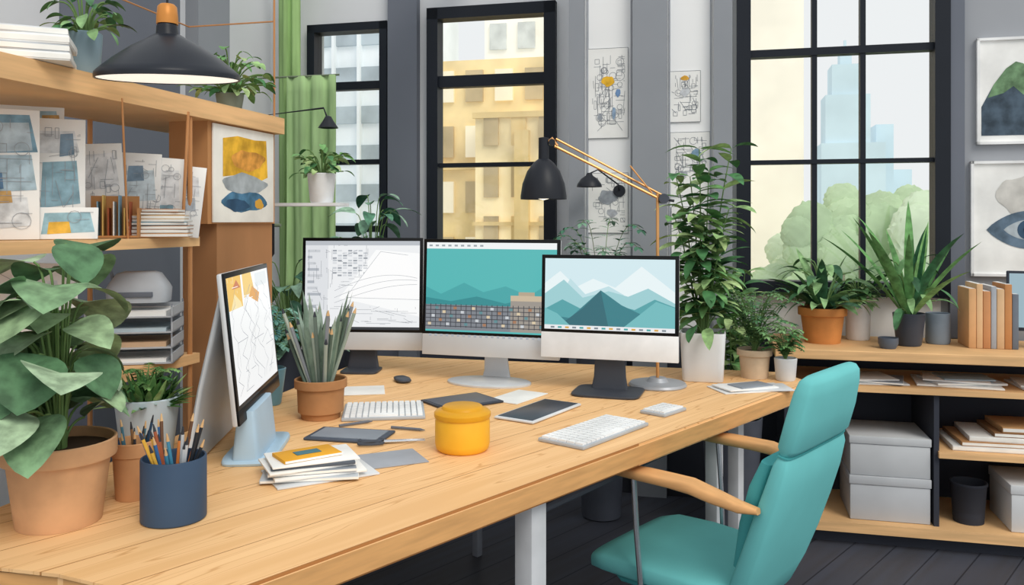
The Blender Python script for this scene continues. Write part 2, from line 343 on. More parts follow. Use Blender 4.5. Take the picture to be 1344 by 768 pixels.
def c_mid(p,T):
    scr(p,T,rc(0,0,1,1),'52B7B6',0,'screen'); scr(p,T,rc(0,.93,1,1),'F1F4F5',1)
    for i in range(9): scr(p,T,rc(.02+i*.05,.955,.045+i*.05,.975),'9aa3aa',2)
    scr(p,T,[(0,.25),(0,.5),(.12,.42),(.3,.55),(.45,.45),(.62,.52),(.8,.42),(1,.62),(1,.25)],'43A5A7',1)
    scr(p,T,[(0,.25),(0,.38),(.2,.34),(.4,.40),(.62,.33),(.8,.4),(1,.36),(1,.25)],'2E8B90',2)
    scr(p,T,rc(0,.02,1,.3),'7d828a',3); scr(p,T,rc(.66,.02,1,.38),'9b948c',4)
    bm=[]
    for i in range(25): bm.append((T(i/25,.05)[0],T(0,.05)[1],T(i/25,.3)[0],T(0,.31)[1]))
    for j in range(6): bm.append((T(0,0)[0],T(0,.06+j*.045)[1],T(1,0)[0],T(0,.06+j*.045)[1]))
    lines(p,'facade_lines',bm,.0028,S('3c4048'),-.0050)
    for i in range(34): scr(p,T,rc(.02+(i*.0287)%.96,.07+.045*(i*7%5),.045+(i*.0287)%.96,.10+.045*(i*7%5)),['D8C7A8','C9CED3','5E8C93','A5785A'][i%4],8)
    scr(p,T,rc(.66,.36,.9,.42),'C9B79C',5); scr(p,T,rc(.72,.42,.84,.46),'B4A48c',5)
    for i in range(22): scr(p,T,rc(.03+i*.044,-.055,.05+i*.044,-.03),'AAB0B8',2,'dock_icon')
def c_right(p,T):
    scr(p,T,rc(0,0,1,1),'D2E9EF',0,'screen')
    scr(p,T,[(0,.2),(0,.65),(.12,.82),(.25,.6),(.38,.72),(.55,.6),(.75,.9),(1,.55),(1,.2)],'E8F4F6',1)
    scr(p,T,[(.06,.2),(.2,.72),(.32,.5),(.5,.62),(.62,.5)],'BFDFE5',2)
    scr(p,T,[(0,.15),(0,.5),(.15,.7),(.3,.45),(.5,.55),(.65,.48),(.8,.6),(1,.4),(1,.15)],'9CCDD2',3)
    scr(p,T,[(0,.1),(0,.28),(.14,.42),(.28,.3),(.45,.4),(.7,.3),(.85,.45),(1,.35),(1,.1)],'4FA0A6',4)
    scr(p,T,[(0,.06),(.0,.2),(.2,.16),(.44,.56),(.6,.36),(.8,.2),(1,.25),(1,.06)],'2F7C86',5)
    scr(p,T,[(.44,.56),(.3,.3),(.12,.06),(.5,.06)],'256672',6)
    scr(p,T,[(.86,.42),(.62,.06),(1,.06),(1,.34)],'6FB9BD',6)
    scr(p,T,[(0,.06),(0,.3),(.1,.22),(.2,.06)],'6FB9BD',7)
    scr(p,T,rc(0,0,1,.06),'E8EBED',8)
    for i in range(16): scr(p,T,rc(.05+i*.057,.015,.08+i*.057,.04),['7c8790','3FA3A4','D9A441'][i%3],9,'dock_icon')
def sketchlines(p,T,seed,n,rect,w=.0012,col='8b9097',k=6):
    rnd=random.Random(seed); a,b,c,d=rect; s=[]
    for i in range(n):
        x,z=rnd.uniform(a,c),rnd.uniform(b,d); l=rnd.uniform(.05,.3)
        if rnd.random()<.5: q=(min(c,x+l*(c-a)),z)
        elif rnd.random()<.7: q=(x,min(d,z+l*(d-b)))
        else: q=(min(c,max(a,x+rnd.uniform(-.3,.3)*(c-a))),min(d,max(b,z+rnd.uniform(-.3,.3)*(d-b))))
        s.append((*T(x,z),*T(*q)))
    lines(p,'sketch_lines',s,w,S(col),-.0037-.0002*k)
def c_left(p,T):
    scr(p,T,rc(0,0,1,1),'EEF0F2',0,'screen'); scr(p,T,rc(0,0,.2,1),'DFE2E6',1); scr(p,T,rc(0,.95,1,1),'B9BEC5',2)
    scr(p,T,[(.3,.35),(.62,.9),(1,.86),(1,.15),(.5,.3)],'FBFCFC',2)
    scr(p,T,rc(.0,.0,1,.03),'30343a',3)
    for i in range(7):
        for j in range(11):
            if (i*3+j*5)%4: scr(p,T,rc(.24+i*.045,.60+j*.028,.275+i*.045,.618+j*.028),['C4C9CF','9aa0a8','D9DCE0'][(i+j)%3],2)
    for j in range(12): scr(p,T,rc(.02,.1+j*.07,.06+.1*((j*37%10)/10),.13+j*.07),['AEB4BC','C9CDD2'][j%2],3)
    sketchlines(p,T,3,30,(.02,.1,.25,.9)); sketchlines(p,T,4,26,(.22,.45,.56,.95)); sketchlines(p,T,5,34,(.22,.06,.98,.26))
    scr(p,T,[(.36,.36),(.66,.88),(.90,.84),(1,.55),(1,.34)],'FDFDFD',9)
    cv=[]
    for q in range(3):
        for k in range(14):
            f=lambda t:(.26+.72*t,.30+.35*math.sin(t*1.6+q*.22)*(.6+.15*q)); cv.append((*T(*f(k/14)),*T(*f((k+1)/14))))
    lines(p,'curve_lines',cv+[(*T(.36,.36),*T(.66,.88)),(*T(.66,.88),*T(.9,.84)),(*T(.36,.36),*T(1,.34))],.0012,S('8b9199'),-.0058)
def c_side(p,T):
    scr(p,T,rc(0,0,1,1),'F4F5F5',0,'screen')
    scr(p,T,rc(.0,.74,.30,1),'EDBE53',1); scr(p,T,[(.34,.80),(.34,1),(.55,1),(.60,.84)],'F0CB72',1); scr(p,T,rc(.64,.86,.95,.98),'E3E8EA',1); scr(p,T,[(.45,.80),(.66,.72),(.72,.80),(.55,.88)],'E0A04A',2)
    scr(p,T,[(.04,.74),(.14,.86),(.26,.78),(.28,.74)],'F4DFA4',2); scr(p,T,[(.1,.9),(.2,.97),(.28,.9)],'C9713f',2)
    sketchlines(p,T,21,12,(.0,.72,.6,1),.0016,'FBFBF8',3)
    sketchlines(p,T,11,14,(.03,.05,.97,.72))
    rnd=random.Random(5)
    for i in range(8):
        x=rnd.uniform(.1,.8); z=.9; s=[]
        for k in range(14):
            nx=min(.97,max(.03,x+rnd.uniform(-.1,.1))); nz=z-.06; s.append((*T(x,z),*T(nx,nz))); x,z=nx,nz
        lines(p,'contour',s,.0014,S('8f949b'),-.0052)
monitor('desktop_monitor',-.60,3.34,math.radians(-4),.49,.835,.448,.07,math.radians(-3),c_left,ALD,ALU,(.15,.14),1)
monitor('desktop_monitor',-.085,3.10,math.radians(-17),.535,.845,.437,.078,math.radians(-3),c_mid,ALU,ALU,(.32,.2))
monitor('desktop_monitor',.335,2.92,math.radians(-17),.485,.865,.365,.09,math.radians(-3),c_right,ALD,M('ECEDEF',.4),(.24,.2),1)
gs=monitor('desktop_monitor',-.668,2.23,math.radians(95),.50,.862,.365,.035,math.radians(-6),c_side,ALU,BLK,(.24,.2),2)
# ------------------------------------------------------------ CHAIR
TL=M('70C4C5',.85,0,.08,3); TLD=M('4FA8AB',.85,0,.06,3); CH=M('b9bcc2',.25,.8,.03); AW=M('E3AC73',.5,0,.16,6,0,(6,1,6))
cg=G('office_chair',.588,2.42,0,math.radians(48.7))
def bsec(lst): return [sring((0,y,z),(1,0,0),(0,math.cos(t),math.sin(t)),hw,ht,36,.42) for y,z,hw,ht,t in lst]
loft(cg,'backrest',bsec([(-.07,.305,.10,.012,.9),(-.10,.305,.15,.024,.8),(-.135,.33,.185,.032,.6),(-.165,.40,.20,.035,.4),(-.20,.49,.208,.035,.3),(-.235,.59,.212,.034,.25),(-.262,.67,.21,.032,.22),(-.28,.735,.205,.028,.2),(-.285,.757,.196,.018,.2)]),TL)
loft(cg,'headrest',bsec([(-.286,.762,.190,.018,.2),(-.291,.78,.198,.030,.2),(-.310,.85,.194,.032,.2),(-.325,.915,.184,.030,.2),(-.332,.945,.174,.025,.2),(-.335,.958,.160,.014,.2)]),TL)
loft(cg,'backrest_lining',bsec([(-.150,.44,.17,.02,.3),(-.178,.56,.185,.026,.25),(-.205,.66,.185,.026,.22),(-.23,.73,.175,.02,.2)]),TLD)
loft(cg,'seam_piping',bsec([(-.284,.7575,.199,.022,.2),(-.286,.7615,.199,.022,.2)]),TLD)
loft(cg,'seat',[sring((0,y,z-.062),(1,0,0),(0,s,1),hw,ht,36,.42) for y,z,hw,ht,s in [(-.17,.43,.17,.02,0),(-.15,.43,.2,.032,0),(-.05,.425,.22,.036,0),(.12,.43,.228,.036,0),(.24,.428,.225,.034,0),(.29,.42,.21,.027,0),(.305,.415,.19,.014,0)]],TL)
loft(cg,'seat_pan',[sring((0,y,.320),(1,0,0),(0,0,1),hw,.012,24,.5) for y,hw in [(-.15,.15),(0,.19),(.2,.19),(.24,.16)]],TLD)
for s,nm in((-1,'left'),(1,'right')):
    loft(cg,'armrest_'+nm,[sring((s*(.245+dx),y,z),(1,0,0),(0,.2,1),hw,ht,20,.6) for y,z,hw,ht,dx in [(.175,.650,.012,.006,0),(.165,.655,.028,.014,0),(.08,.657,.034,.016,0),(0,.657,.034,.016,0),(-.06,.655,.032,.018,0),(-.12,.643,.028,.018,0),(-.19,.627,.022,.014,-.01),(-.235,.623,.012,.008,-.02)]],AW)
    tubes(cg,'arm_support_'+nm,[([(s*.245,.12,.645),(s*.247,.11,.5),(s*.24,.10,.34),(s*.18,.08,.318)],.008),([(s*.235,-.19,.625),(s*.20,-.235,.61)],.007)],[CH])
lathe(cg,'gas_column',[(0,.06),(.03,.06),(.03,.2),(.02,.2),(.02,.30),(.05,.308),(0,.309)],CH,24)
star=[]
for k in range(5):
    a=k*2*math.pi/5+.3; star.append(([(0,0,.1),(math.cos(a)*.15,math.sin(a)*.15,.095),(math.cos(a)*.28,math.sin(a)*.28,.07)],[.022,.018,.012]))
    lathe(cg,'caster_%d'%(k+1),[(0,-.012),(.024,-.012),(.028,-.006),(.028,.006),(.024,.012),(0,.012)],M('1f2228'),20,(math.cos(a)*.28,math.sin(a)*.28,.0285),(math.pi/2,0,a+1.57))
    star.append(([(math.cos(a)*.28,math.sin(a)*.28,.075),(math.cos(a)*.28,math.sin(a)*.28,.03)],.007))
tubes(cg,'star_base',star,[CH])
# ------------------------------------------------------------ desk objects
def keyboard(name,x,y,yaw,w,d,rows,cols):
    g=G(name,x,y,DT,yaw); box(g,'base',(0,0,.005),(w,d,.010),M('B4B9BF',.4),.003)
    bm=bmesh.new(); m=.006; kw=(w-2*m)/cols; kd=(d-2*m)/rows
    for r in range(rows):
        c=0
        while c<cols:
            span=5 if (r==0 and c==cols//2-2) else 1
            span=min(span,cols-c)
            addbox(bm,(-w/2+m+kw*(c+span/2),-d/2+m+kd*(r+.5),.0125),(kw*span-.004,kd-.004,.005))
            c+=span
    finish('keys',bm,M('F5F6F7',.5),g,smooth=False); return g
keyboard('keyboard',.235,2.365,math.radians(51),.34,.15,5,15)
keyboard('keyboard',-.40,2.62,math.radians(8),.25,.21,6,13)
keyboard('number_keypad',.475,2.63,math.radians(48),.13,.09,4,5)
g=G('tablet_computer',.085,2.625,DT,math.radians(57)); box(g,'body',(0,0,.005),(.30,.14,.008),M('D9DCE0',.4),.004); box(g,'glass',(0,0,.0095),(.28,.122,.0015),M('4a4f59',.3),.0005)
g=G('paper_sheet',.02,2.85,DT,math.radians(57)); box(g,'sheet',(0,0,.0015),(.2,.12,.002),M('F3F3F1'),0)
g=G('drawing_tablet',-.165,2.77,DT,math.radians(35)); box(g,'body',(0,0,.004),(.22,.17,.007),M('3c414c',.4),.003); box(g,'glass',(0,0,.008),(.20,.15,.001),M('585e6b',.3),0)
g=G('leather_folder',-.45,2.33,DT,math.radians(-12)); box(g,'cover',(0,0,.004),(.22,.13,.007),M('4f5663'),.003); box(g,'pages',(0,0,.0085),(.19,.1,.002),M('8b929c'),0)
g=G('paper_sheet',-.56,2.95,DT,math.radians(10)); box(g,'sheet',(0,0,.0015),(.22,.15,.002),M('F3F3F1'),0)
# yellow jar
g=G('storage_jar',-.13,2.20,DT)
YL=M('F0B433',.4,0,.10,6)
lathe(g,'jar',[(0,0),(.062,0),(.069,.006),(.072,.02),(.072,.078),(.070,.082),(.070,.086),(0,.086)],YL)
lathe(g,'lid',[(0,.086),(.073,.086),(.0745,.09),(.0745,.098),(.070,.103),(.055,.108),(.052,.114),(.049,.116),(.0,.116)],M('E0A223',.4,0,.10,6))
PC=['D9813F','3E6FA8','C9CDD2','6b4a35','E2B24A','2D3138','A65A3A','4a8fb0']
def pens(g,r,h,n,L,seed,rad=.0035,pal=PC,spread=.5,name='pencil'):
    rnd=random.Random(seed)
    for i in range(n):
        a=i*2.4+rnd.random(); r0=r*.35*rnd.random(); r1=r*rnd.uniform(.45,.85); l=L*rnd.uniform(.72,1.05)
        b=Vector((r0*math.cos(a+1),r0*math.sin(a+1),.012)); t=Vector((r1*math.cos(a),r1*math.sin(a),h)); d=(t-b).normalized(); e=b+d*l
        tubes(g,name,[([b,e],rad,0),([e,e+d*.016],[rad,.0012],1)],[M(pal[i%len(pal)],.5),M('D8B080' if i%2 else '3a3d44')])
g=G('pencil_cup',-.682,1.69,DT); h=.125; NV=M('3B506A',.5,0,.10,5)
lathe(g,'cup',[(0,0),(.060,0),(.063,.003),(.063,h-.002),(.062,h),(.059,h),(.058,h-.003),(.057,.01),(0,.008)],NV,48)
pens(g,.055,h,22,.175,4)
g=G('brush_pot',-.584,2.56,DT); TC=M('B07F55',.75,0,.16,9)
lathe(g,'pot',[(0,0),(.058,0),(.072,.092),(.079,.094),(.079,.118),(.075,.12),(.072,.117),(.068,.02),(0,.015)],TC,44)
pens(g,.06,.12,24,.32,9,.0055,['7e9080','9aa79a','68786f','8a8f95','a9b3a6','5e7064'],name='paint_brush')
bm=bmesh.new(); rnd=random.Random(2)
for i in range(30):
    a=i*2.4; addleaf(bm,(math.cos(a)*.03,math.sin(a)*.03,.1),(math.cos(a)*.22,math.sin(a)*.22,1),rnd.uniform(.16,.30),.026,.12,i%3,5)
finish('leaves',bm,[M('9aac9e',.65,0,.25,30),M('7c907f',.65,0,.25,30),M('6a8072',.65,0,.25,30)],g,angle=70)
# plants at the left
PT=M('D6A77D',.85,0,.18,9)
PB=['7C9F77','557B58','98B48A','A9C3A0']
RL=dict(round_leaf=.46)
potted('potted_rubber_plant',-.905,1.675,DT,.106,.078,.165,PT,True,('broad',.14,.46,.17,36,7,.15,.125,PB,dict(arc=(1.5,5.3),round_leaf=.46)),('broad',.14,.45,.085,28,18,.125,.10,PB,RL),('broad',.14,.20,.18,14,17,.13,.10,PB,dict(arc=(2.2,4.4),round_leaf=.46)))
g=G('brush_pot',-.822,1.82,DT); lathe(g,'pot',[(0,0),(.036,0),(.042,.092),(.045,.094),(.045,.122),(.043,.124),(.041,.12),(.036,.02),(0,.015)],M('C9966A',.8,0,.16,9),36)
pens(g,.042,.12,11,.15,14,.003,['2f4a66','4a7a8c','8a6a4a','3a3d44'],name='paint_brush')
potted('potted_succulent',-.905,2.08,DT,.076,.058,.165,M('CBDAE4',.6,0,.10,6),False,('succulent',.14,.095,.075,150,3,.06,.017,['5C8A4E','7BA565','41703F','94B776']),('fern',.14,.10,.08,16,5,.03,.01,['5C8A4E','7BA565','41703F','94B776']))
potted('potted_fern',-.79,2.74,DT,.05,.035,.12,M('6F9FB4',.35,0,.1,4),False,('fern',.1,.26,.13,24,8,.045,.014,['6fa89e','4F8B7E','85B8A8','5d9a9c']))
# magazines
def stack(name,x,y,z,yaw,items,parentless=True):
    g=G(name,x,y,z,yaw); zz=0
    for i,(w,d,h,c,rz,dx) in enumerate(items):
        box(g,'cover_%d'%i,(dx,0,zz+h/2),(w,d,h),M(c,.6),min(.0012,h*.3),(0,0,rz))
        if h>.007: box(g,'pages_%d'%i,(dx+.0015,-.0015,zz+h/2),(w-.001,d-.0,h*.6),M('F2F1EC'),0,(0,0,rz))
        zz+=h+.0002
    return g,zz
g,z=stack('magazine_stack',-.475,1.985,DT,math.radians(18),[(.24,.16,.004,'DADDE0',.2,.02),(.22,.15,.008,'BFC5CB',-.15,0),(.21,.15,.006,'F2F2F0',.1,.01),(.2,.14,.009,'8C939C',-.05,0),(.2,.14,.005,'F4F4F2',.16,-.01),(.19,.13,.007,'5A626D',0,0),(.2,.135,.004,'F5F5F3',.12,0),(.14,.085,.008,'E9A92E',.3,-.01)])
box(g,'label',(-.01,0,z+.0008),(.06,.03,.001),M('4f7b86'),0,(0,0,.3))
g=G('drawing_mat',-.32,2.10,DT,math.radians(25)); box(g,'mat',(0,0,.0015),(.19,.13,.002),M('A4A9B2'),0)
g=G('scissors',-.335,2.26,DT,math.radians(10))
tubes(g,'blades',[([(-.01,.004,.004),(.10,.012,.004)],[.005,.0015]),([(-.01,-.004,.006),(.10,-.010,.006)],[.005,.0015])],[CH])
for s in(-1,1): tube(g,'handle_%d'%(s+2),[(-.045+.033*math.cos(t),s*.017+.013*math.sin(t),.006) for t in [k*math.pi/8 for k in range(17)]],.0035,M('4a4f59'))
for x,y,yw in ((-.46,2.46,.6),(-.30,2.40,-.3)):
    g=G('stylus_pen',x,y,DT,yw); tubes(g,'barrel',[([(-.05,0,.005),(.04,0,.005)],.004),([(.04,0,.005),(.055,0,.004)],[.004,.001])],[M('6b717c',.4)])
g=G('computer_mouse',-.41,3.13,DT,.4); loft(g,'shell',[sring((0,y,.009),(1,0,0),(0,0,1),w,hh,20,.8) for y,w,hh in [(-.05,.01,.003),(-.04,.024,.008),(0,.03,.009),(.035,.024,.008),(.05,.01,.003)]],M('4a4f59',.4))
# desk lamp
BK=M('24272e',.4,0,.04); GD=M('D9A066',.3,.5,.05)
g=G('desk_lamp',.53,3.05,DT)
lathe(g,'base',[(0,0),(.103,0),(.105,.004),(.10,.012),(.04,.016),(.03,.03),(0,.03)],M('aeb2b9',.4,.2),44)
tubes(g,'post',[([(0,0,.02),(0,0,.70)],.006,0)],[GD])
tubes(g,'arm',[([(0.03,0,.668),(-.375,0,.872)],.005,0),([(0.02,.02,.694),(-.37,.0,.898)],.004,0),([(-.1,0,.80),(-.02,0,.70)],.003,0),([(-.365,0,.872),(-.385,0,.90),(-.40,0,.885)],.006,0)],[GD])
lathe(g,'joint',[(0,-.02),(.018,-.02),(.018,.02),(0,.02)],M('4a4f59',.4),20,(.02,.0,.68),(math.pi/2,0,0))
tubes(g,'knob',[([(.02,0,.68),(.06,0,.672)],.005)],[BK])
lathe(g,'joint_tip',[(0,-.012),(.012,-.012),(.012,.012),(0,.012)],BK,20,(-.385,.0,.885),(math.pi/2,0,0))
lathe(g,'shade',[(0,.915),(.018,.912),(.019,.835),(.026,.83),(.038,.82),(.06,.79),(.077,.745),(.084,.70),(.084,.688),(.081,.688),(.076,.735),(.05,.79),(0,.82)],BK,44,(-.415,0,-.01),(0,0,0))
lathe(g,'bulb',[(0,.675),(.02,.68),(.035,.70),(.03,.73),(.012,.77),(0,.775)],M('FFF6E0',.4,0,.02,5,1.5),24,(-.415,0,0))
# pendant (shade hangs slightly tipped)
g=G('pendant_lamp',-.905,2.20,0)
tl=math.radians(5)
def tip(o): o.rotation_euler=(tl,0,0); o.location=(0,1.84*math.sin(tl),1.84*(1-math.cos(tl)))
tip(lathe(g,'shade',[(.03,1.838),(.034,1.838),(.05,1.828),(.09,1.806),(.135,1.775),(.165,1.75),(.178,1.738),(.18,1.732),(.18,1.722),(.177,1.722),(.174,1.738),(.15,1.76),(.1,1.79),(0,1.81)],M('282c34',.35,0,.04),64))
tip(lathe(g,'socket',[(0,1.868),(.022,1.868),(.026,1.86),(.028,1.842),(.034,1.834),(0,1.834)],BK,32))
lathe(g,'cap',[(0,1.918),(.018,1.918),(.024,1.912),(.027,1.885),(.027,1.866),(0,1.866)],M('D08B45',.4,.2,.05),32)
tip(lathe(g,'diffuser',[(0,1.724),(.174,1.724),(.174,1.728),(0,1.730)],M('FBF8EE',.6,0,.02,5,.75),48))
tube(g,'cord',[(0,0,1.91),(0,0,2.92)],.003,BK)
# planter w/ tall plant
PF=['6F9F62','4C7F50','96BA7C','B1CB8C']
g=G('potted_ficus',.725,3.18,DT,math.radians(-14)); loft(g,'planter',[sring((0,0,z),(1,0,0),(0,1,0),w,w,32,.22) for z,w in [(0,.072),(.004,.075),(.178,.084),(.182,.083),(.182,.078),(.16,.077)]],M('E3E5E8',.5,0,.04))
lathe(g,'soil',[(.0,.165),(.073,.165)],SOIL,24)
foliage(g,'tree',.15,.78,.17,10,5,.14,.048,PF); foliage(g,'broad',.15,.36,.13,30,6,.10,.045,PF)
potted('potted_fern',.93,3.215,DT,.066,.05,.11,M('CDB79C',.8,0,.16,9),True,('fern',.09,.26,.18,44,12,.045,.012))
potted('potted_parsley',1.03,3.155,DT,.042,.036,.085,M('D5D8DB',.6),False,('fern',.07,.15,.09,28,22,.032,.010,['7ba968','5c8f52','9ac283','4c7e4a']))
stack('paper_stack',.85,2.99,DT,math.radians(8),[(.27,.14,.004,'E9EAEA',.1,0),(.24,.13,.003,'D5D8DB',-.12,.02),(.2,.12,.005,'F3F3F2',.2,-.02),(.14,.08,.004,'8f96a0',.3,.0)])
# ------------------------------------------------------------ shelving left (room frame)
CU=M('C98F5E',.4,.3,.05)
sg=G('shelving_unit',0,0,0,-TH)
boxes('shelves',[(-2.0,-1.6,.9,2.9,1.68,1.74),(-2.0,-1.6,.9,2.36,1.27,1.30),(-2.0,-1.6,.9,2.36,.90,.93)],[WOOD],sg)
tubes(sg,'posts',[([(a,b,0),(a,b,1.69)],.008) for a in(-1.615,-1.985) for b in(.95,2.33)]+[([(-1.60,2.30,1.69),(-1.60,2.27,1.30)],.005),([(-1.615,2.85,1.70),(-1.615,2.85,2.95)],.004)]+[([(-1.6,2.0,1.69),(-1.62,2.05,1.3)],.003)],[CU])
tubes(sg,'guy_wires',[([(-1.98,1.0,2.15),(-1.98,2.85,2.10),(-1.615,2.85,2.10)],.003),([(-1.98,1.0,2.4),(-1.62,2.85,2.3)],.002)],[CU])
boxes('end_cabinet',[(-1.76,-1.63,2.5,2.86,0,1.34)],[WDK],sg)
boxes('art_box',[(-1.77,-1.625,2.44,2.87,1.34,1.68)],[M('C08A5A',.7,0,.16,4,0,(1,1,.4))],sg)
X,Y=RC(-1.62,2.655); g=G('abstract_artwork',X,Y,1.51,-TH+math.pi/2)
box(g,'canvas',(0,0,0),(.39,.006,.33),M('F3F0E8'),.001)
flat(g,'yellow_wash',[(-.14,-.01),(-.14,.12),(-.05,.135),(.06,.13),(.14,.135),(.15,.0),(.05,-.03),(-.05,.0)],M('EDB53A',.8,0,.4,14),-.0035); flat(g,'orange_wash',blobpts(.02,.055,.11,.035,2),M('E3A04A',.8,0,.4,20),-.0038); flat(g,'blue_wash',blobpts(0,-.09,.13,.04,3),M('4F7B9A',.8,0,.4,20),-.0036); flat(g,'grey_wash',blobpts(.0,-.03,.13,.035,4),M('A8AFB3',.8,0,.3,14),-.0037); flat(g,'navy_wash',blobpts(-.05,-.105,.07,.022,9),M('35536F',.8,0,.3,14),-.0040); flat(g,'gold_spot',blobpts(.09,-.10,.03,.018,10),M('D9A441'),-.0041)
PAP=M('EFEFED',.9,0,.06)
SK=M('70757d',.9)
def sketch(g,w,h,n,seed,lw=.0016,y=-.004,mat=None):
    rnd=random.Random(seed); s=[]
    for i in range(n):
        x,z=rnd.uniform(-w/2*.8,w/2*.8),rnd.uniform(-h/2*.8,h/2*.8); r=rnd.random()
        if r<.35: s.append((x,z,min(w*.42,x+rnd.uniform(.1,.4)*w),z))
        elif r<.6: s.append((x,z,x,min(h*.42,z+rnd.uniform(.05,.3)*h)))
        elif r<.72:
            dx=rnd.uniform(.05,.16)*w; dz=rnd.uniform(.04,.1)*h; x=max(-w*.42,min(w*.42-dx,x)); z=max(-h*.42,min(h*.42-dz,z))
            s+=[(x,z,x+dx,z),(x+dx,z,x+dx,z+dz),(x+dx,z+dz,x,z+dz),(x,z+dz,x,z)]
        elif r<.82:
            q=rnd.uniform(.05,.12)*w; x=max(-w*.3,min(w*.3,x)); z=max(-h*.36,min(h*.36,z))
            s+=[(x+q*math.cos(k*.524),z+q*math.sin(k*.524),x+q*math.cos(k*.524+.524),z+q*math.sin(k*.524+.524)) for k in range(12)]
        else: s.append((x,z,max(-w*.42,min(w*.42,x+rnd.uniform(-.3,.3)*w)),max(-h*.42,min(h*.42,z+rnd.uniform(-.3,.3)*h))))
    lines(g,'sketch',s,lw,mat or SK,y)
def board(name,x,y,z,w,h,yaw,patches,seed,n=18,tilt=-.12,tz=0):
    g=G(name,x,y,z,yaw,None,tilt); g.rotation_euler[1]=tz; box(g,'board',(0,0,h/2),(w,.006,h),PAP,.001)
    c=G('drawing',0,0,h/2,0,g)
    for k,(cx,cz,rx,rz,col) in enumerate(patches): flat(c,'patch',[(w*(cx-rx),h*(cz-rz)),(w*(cx+rx),h*(cz-rz*.8)),(w*(cx+rx*.8),h*(cz+rz)),(w*(cx-rx*.9),h*(cz+rz*.9))],M(col,.8,0,.3,24),-.0035-.0002*k)
    sketch(c,w,h,n,seed,.0012,-.0062,M('9da2a9',.9))
    return g
board('mood_board',-1.31,2.12,1.302,.20,.34,.5,[(0,.3,.48,.16,'7FA3B8'),(.2,.28,.22,.12,'B9CBD6'),(-.2,.33,.15,.08,'5f8fa0'),(.15,.0,.32,.15,'A9BFCB'),(-.2,-.25,.28,.18,'4F8A8C'),(.2,-.3,.2,.12,'D6DADD'),(-.25,.02,.18,.12,'6F97A8'),(.0,-.06,.1,.07,'5d7fa0'),(.1,-.18,.1,.05,'C9A36A')],1,26)
board('mood_board',-1.235,2.26,1.302,.15,.33,.45,[(0,.3,.4,.1,'D9DCDF'),(.1,-.05,.32,.2,'8FB0BE'),(-.2,-.35,.2,.1,'C9CED3'),(.2,.28,.12,.1,'7f95a8')],2,26)
board('mood_board',-1.30,2.26,1.302,.16,.365,.45,[(.1,.35,.35,.12,'A9C3CF'),(.2,.1,.25,.1,'E0E4E7'),(.3,.38,.15,.06,'C9A36A')],22,20)
board('clipboard',-1.20,2.47,1.302,.12,.28,.4,[(0,.2,.4,.2,'E3E5E7'),(.1,-.2,.3,.15,'D4D9DD')],3,34,-.12,-.06)
board('clipboard',-1.14,2.55,1.302,.12,.26,.35,[(0,.1,.4,.2,'C9D6DD'),(-.1,.25,.2,.1,'7f95a8'),(0,-.3,.3,.08,'D9B66A')],4,34,-.16,.03)
board('clipboard',-1.08,2.57,1.302,.12,.25,.32,[(.05,.1,.35,.25,'E3E5E7'),(.1,-.2,.2,.1,'8FB0BE')],16,34,-.2,.06)
board('clipboard',-1.04,2.61,1.302,.12,.23,.3,[(0,.2,.4,.15,'DFE2E5'),(.1,-.05,.25,.1,'B7BEC6')],14,34,-.24,.10)
board('art_card',-1.165,2.20,1.302,.14,.085,.35,[(0,.0,.45,.35,'9CC0CC'),(-.15,-.15,.2,.2,'E2B24A')],5,4,-.2)
g=G('wooden_sorter',-1.14,2.40,1.302,.3); boxes('frame',[(-.07,.07,-.03,.03,0,.006),(-.07,-.064,-.03,.03,.006,.085),(.064,.07,-.03,.03,.006,.085),(-.064,.064,.024,.03,.006,.12)],[M('B98555')],g)
boxes('cards',[(-.055+.014*i,-.052+.014*i,-.025,.022,.006,.085+.018*(i%3),i%4) for i in range(8)],[M('EDEDEA'),M('7FA3B8'),M('D9B66A'),M('A65A3A')],g)
stack('book_stack',-1.05,2.50,1.302,.25,[(.17,.13,.012,'C9925C',0,0),(.16,.13,.010,'E0DFDB',.05,0),(.17,.12,.012,'A8744A',-.05,0),(.15,.12,.010,'6F9AAE',.08,0),(.16,.12,.008,'EDEDEA',-.08,0.0),(.15,.11,.012,'D8B27C',0,0),(.13,.10,.008,'8B7A66',.2,0),(.12,.09,.010,'C98F5E',-.1,0)])
stack('magazine_pile',-1.235,2.08,1.742,.4,[(.26,.17,.02,'ECECEA',0,0),(.25,.17,.02,'B9BDC2',.03,0),(.26,.16,.022,'F2F2F0',-.03,0),(.24,.16,.018,'D5D8DB',.05,0)])
potted('potted_herb',-1.177,2.31,1.742,.045,.038,.125,M('8FA9B8',.5),False,('broad',.1,.16,.10,34,31,.06,.03))
X,Y=RC(-1.72,2.72); potted('potted_ivy',X,Y,1.742,.05,.04,.07,M('7f8a80'),False,('broad',.05,.19,.16,70,33,.055,.034,PF))
g=G('task_light',-1.265,1.98,1.302,.3); lathe(g,'base',[(0,0),(.03,0),(.03,.008),(0,.01)],BK,24); tube(g,'stem',[(0,0,.01),(0,0,.09)],.005,BK); lathe(g,'head',[(0,.10),(.02,.10),(.024,.08),(.02,.06),(0,.06)],BK,24)
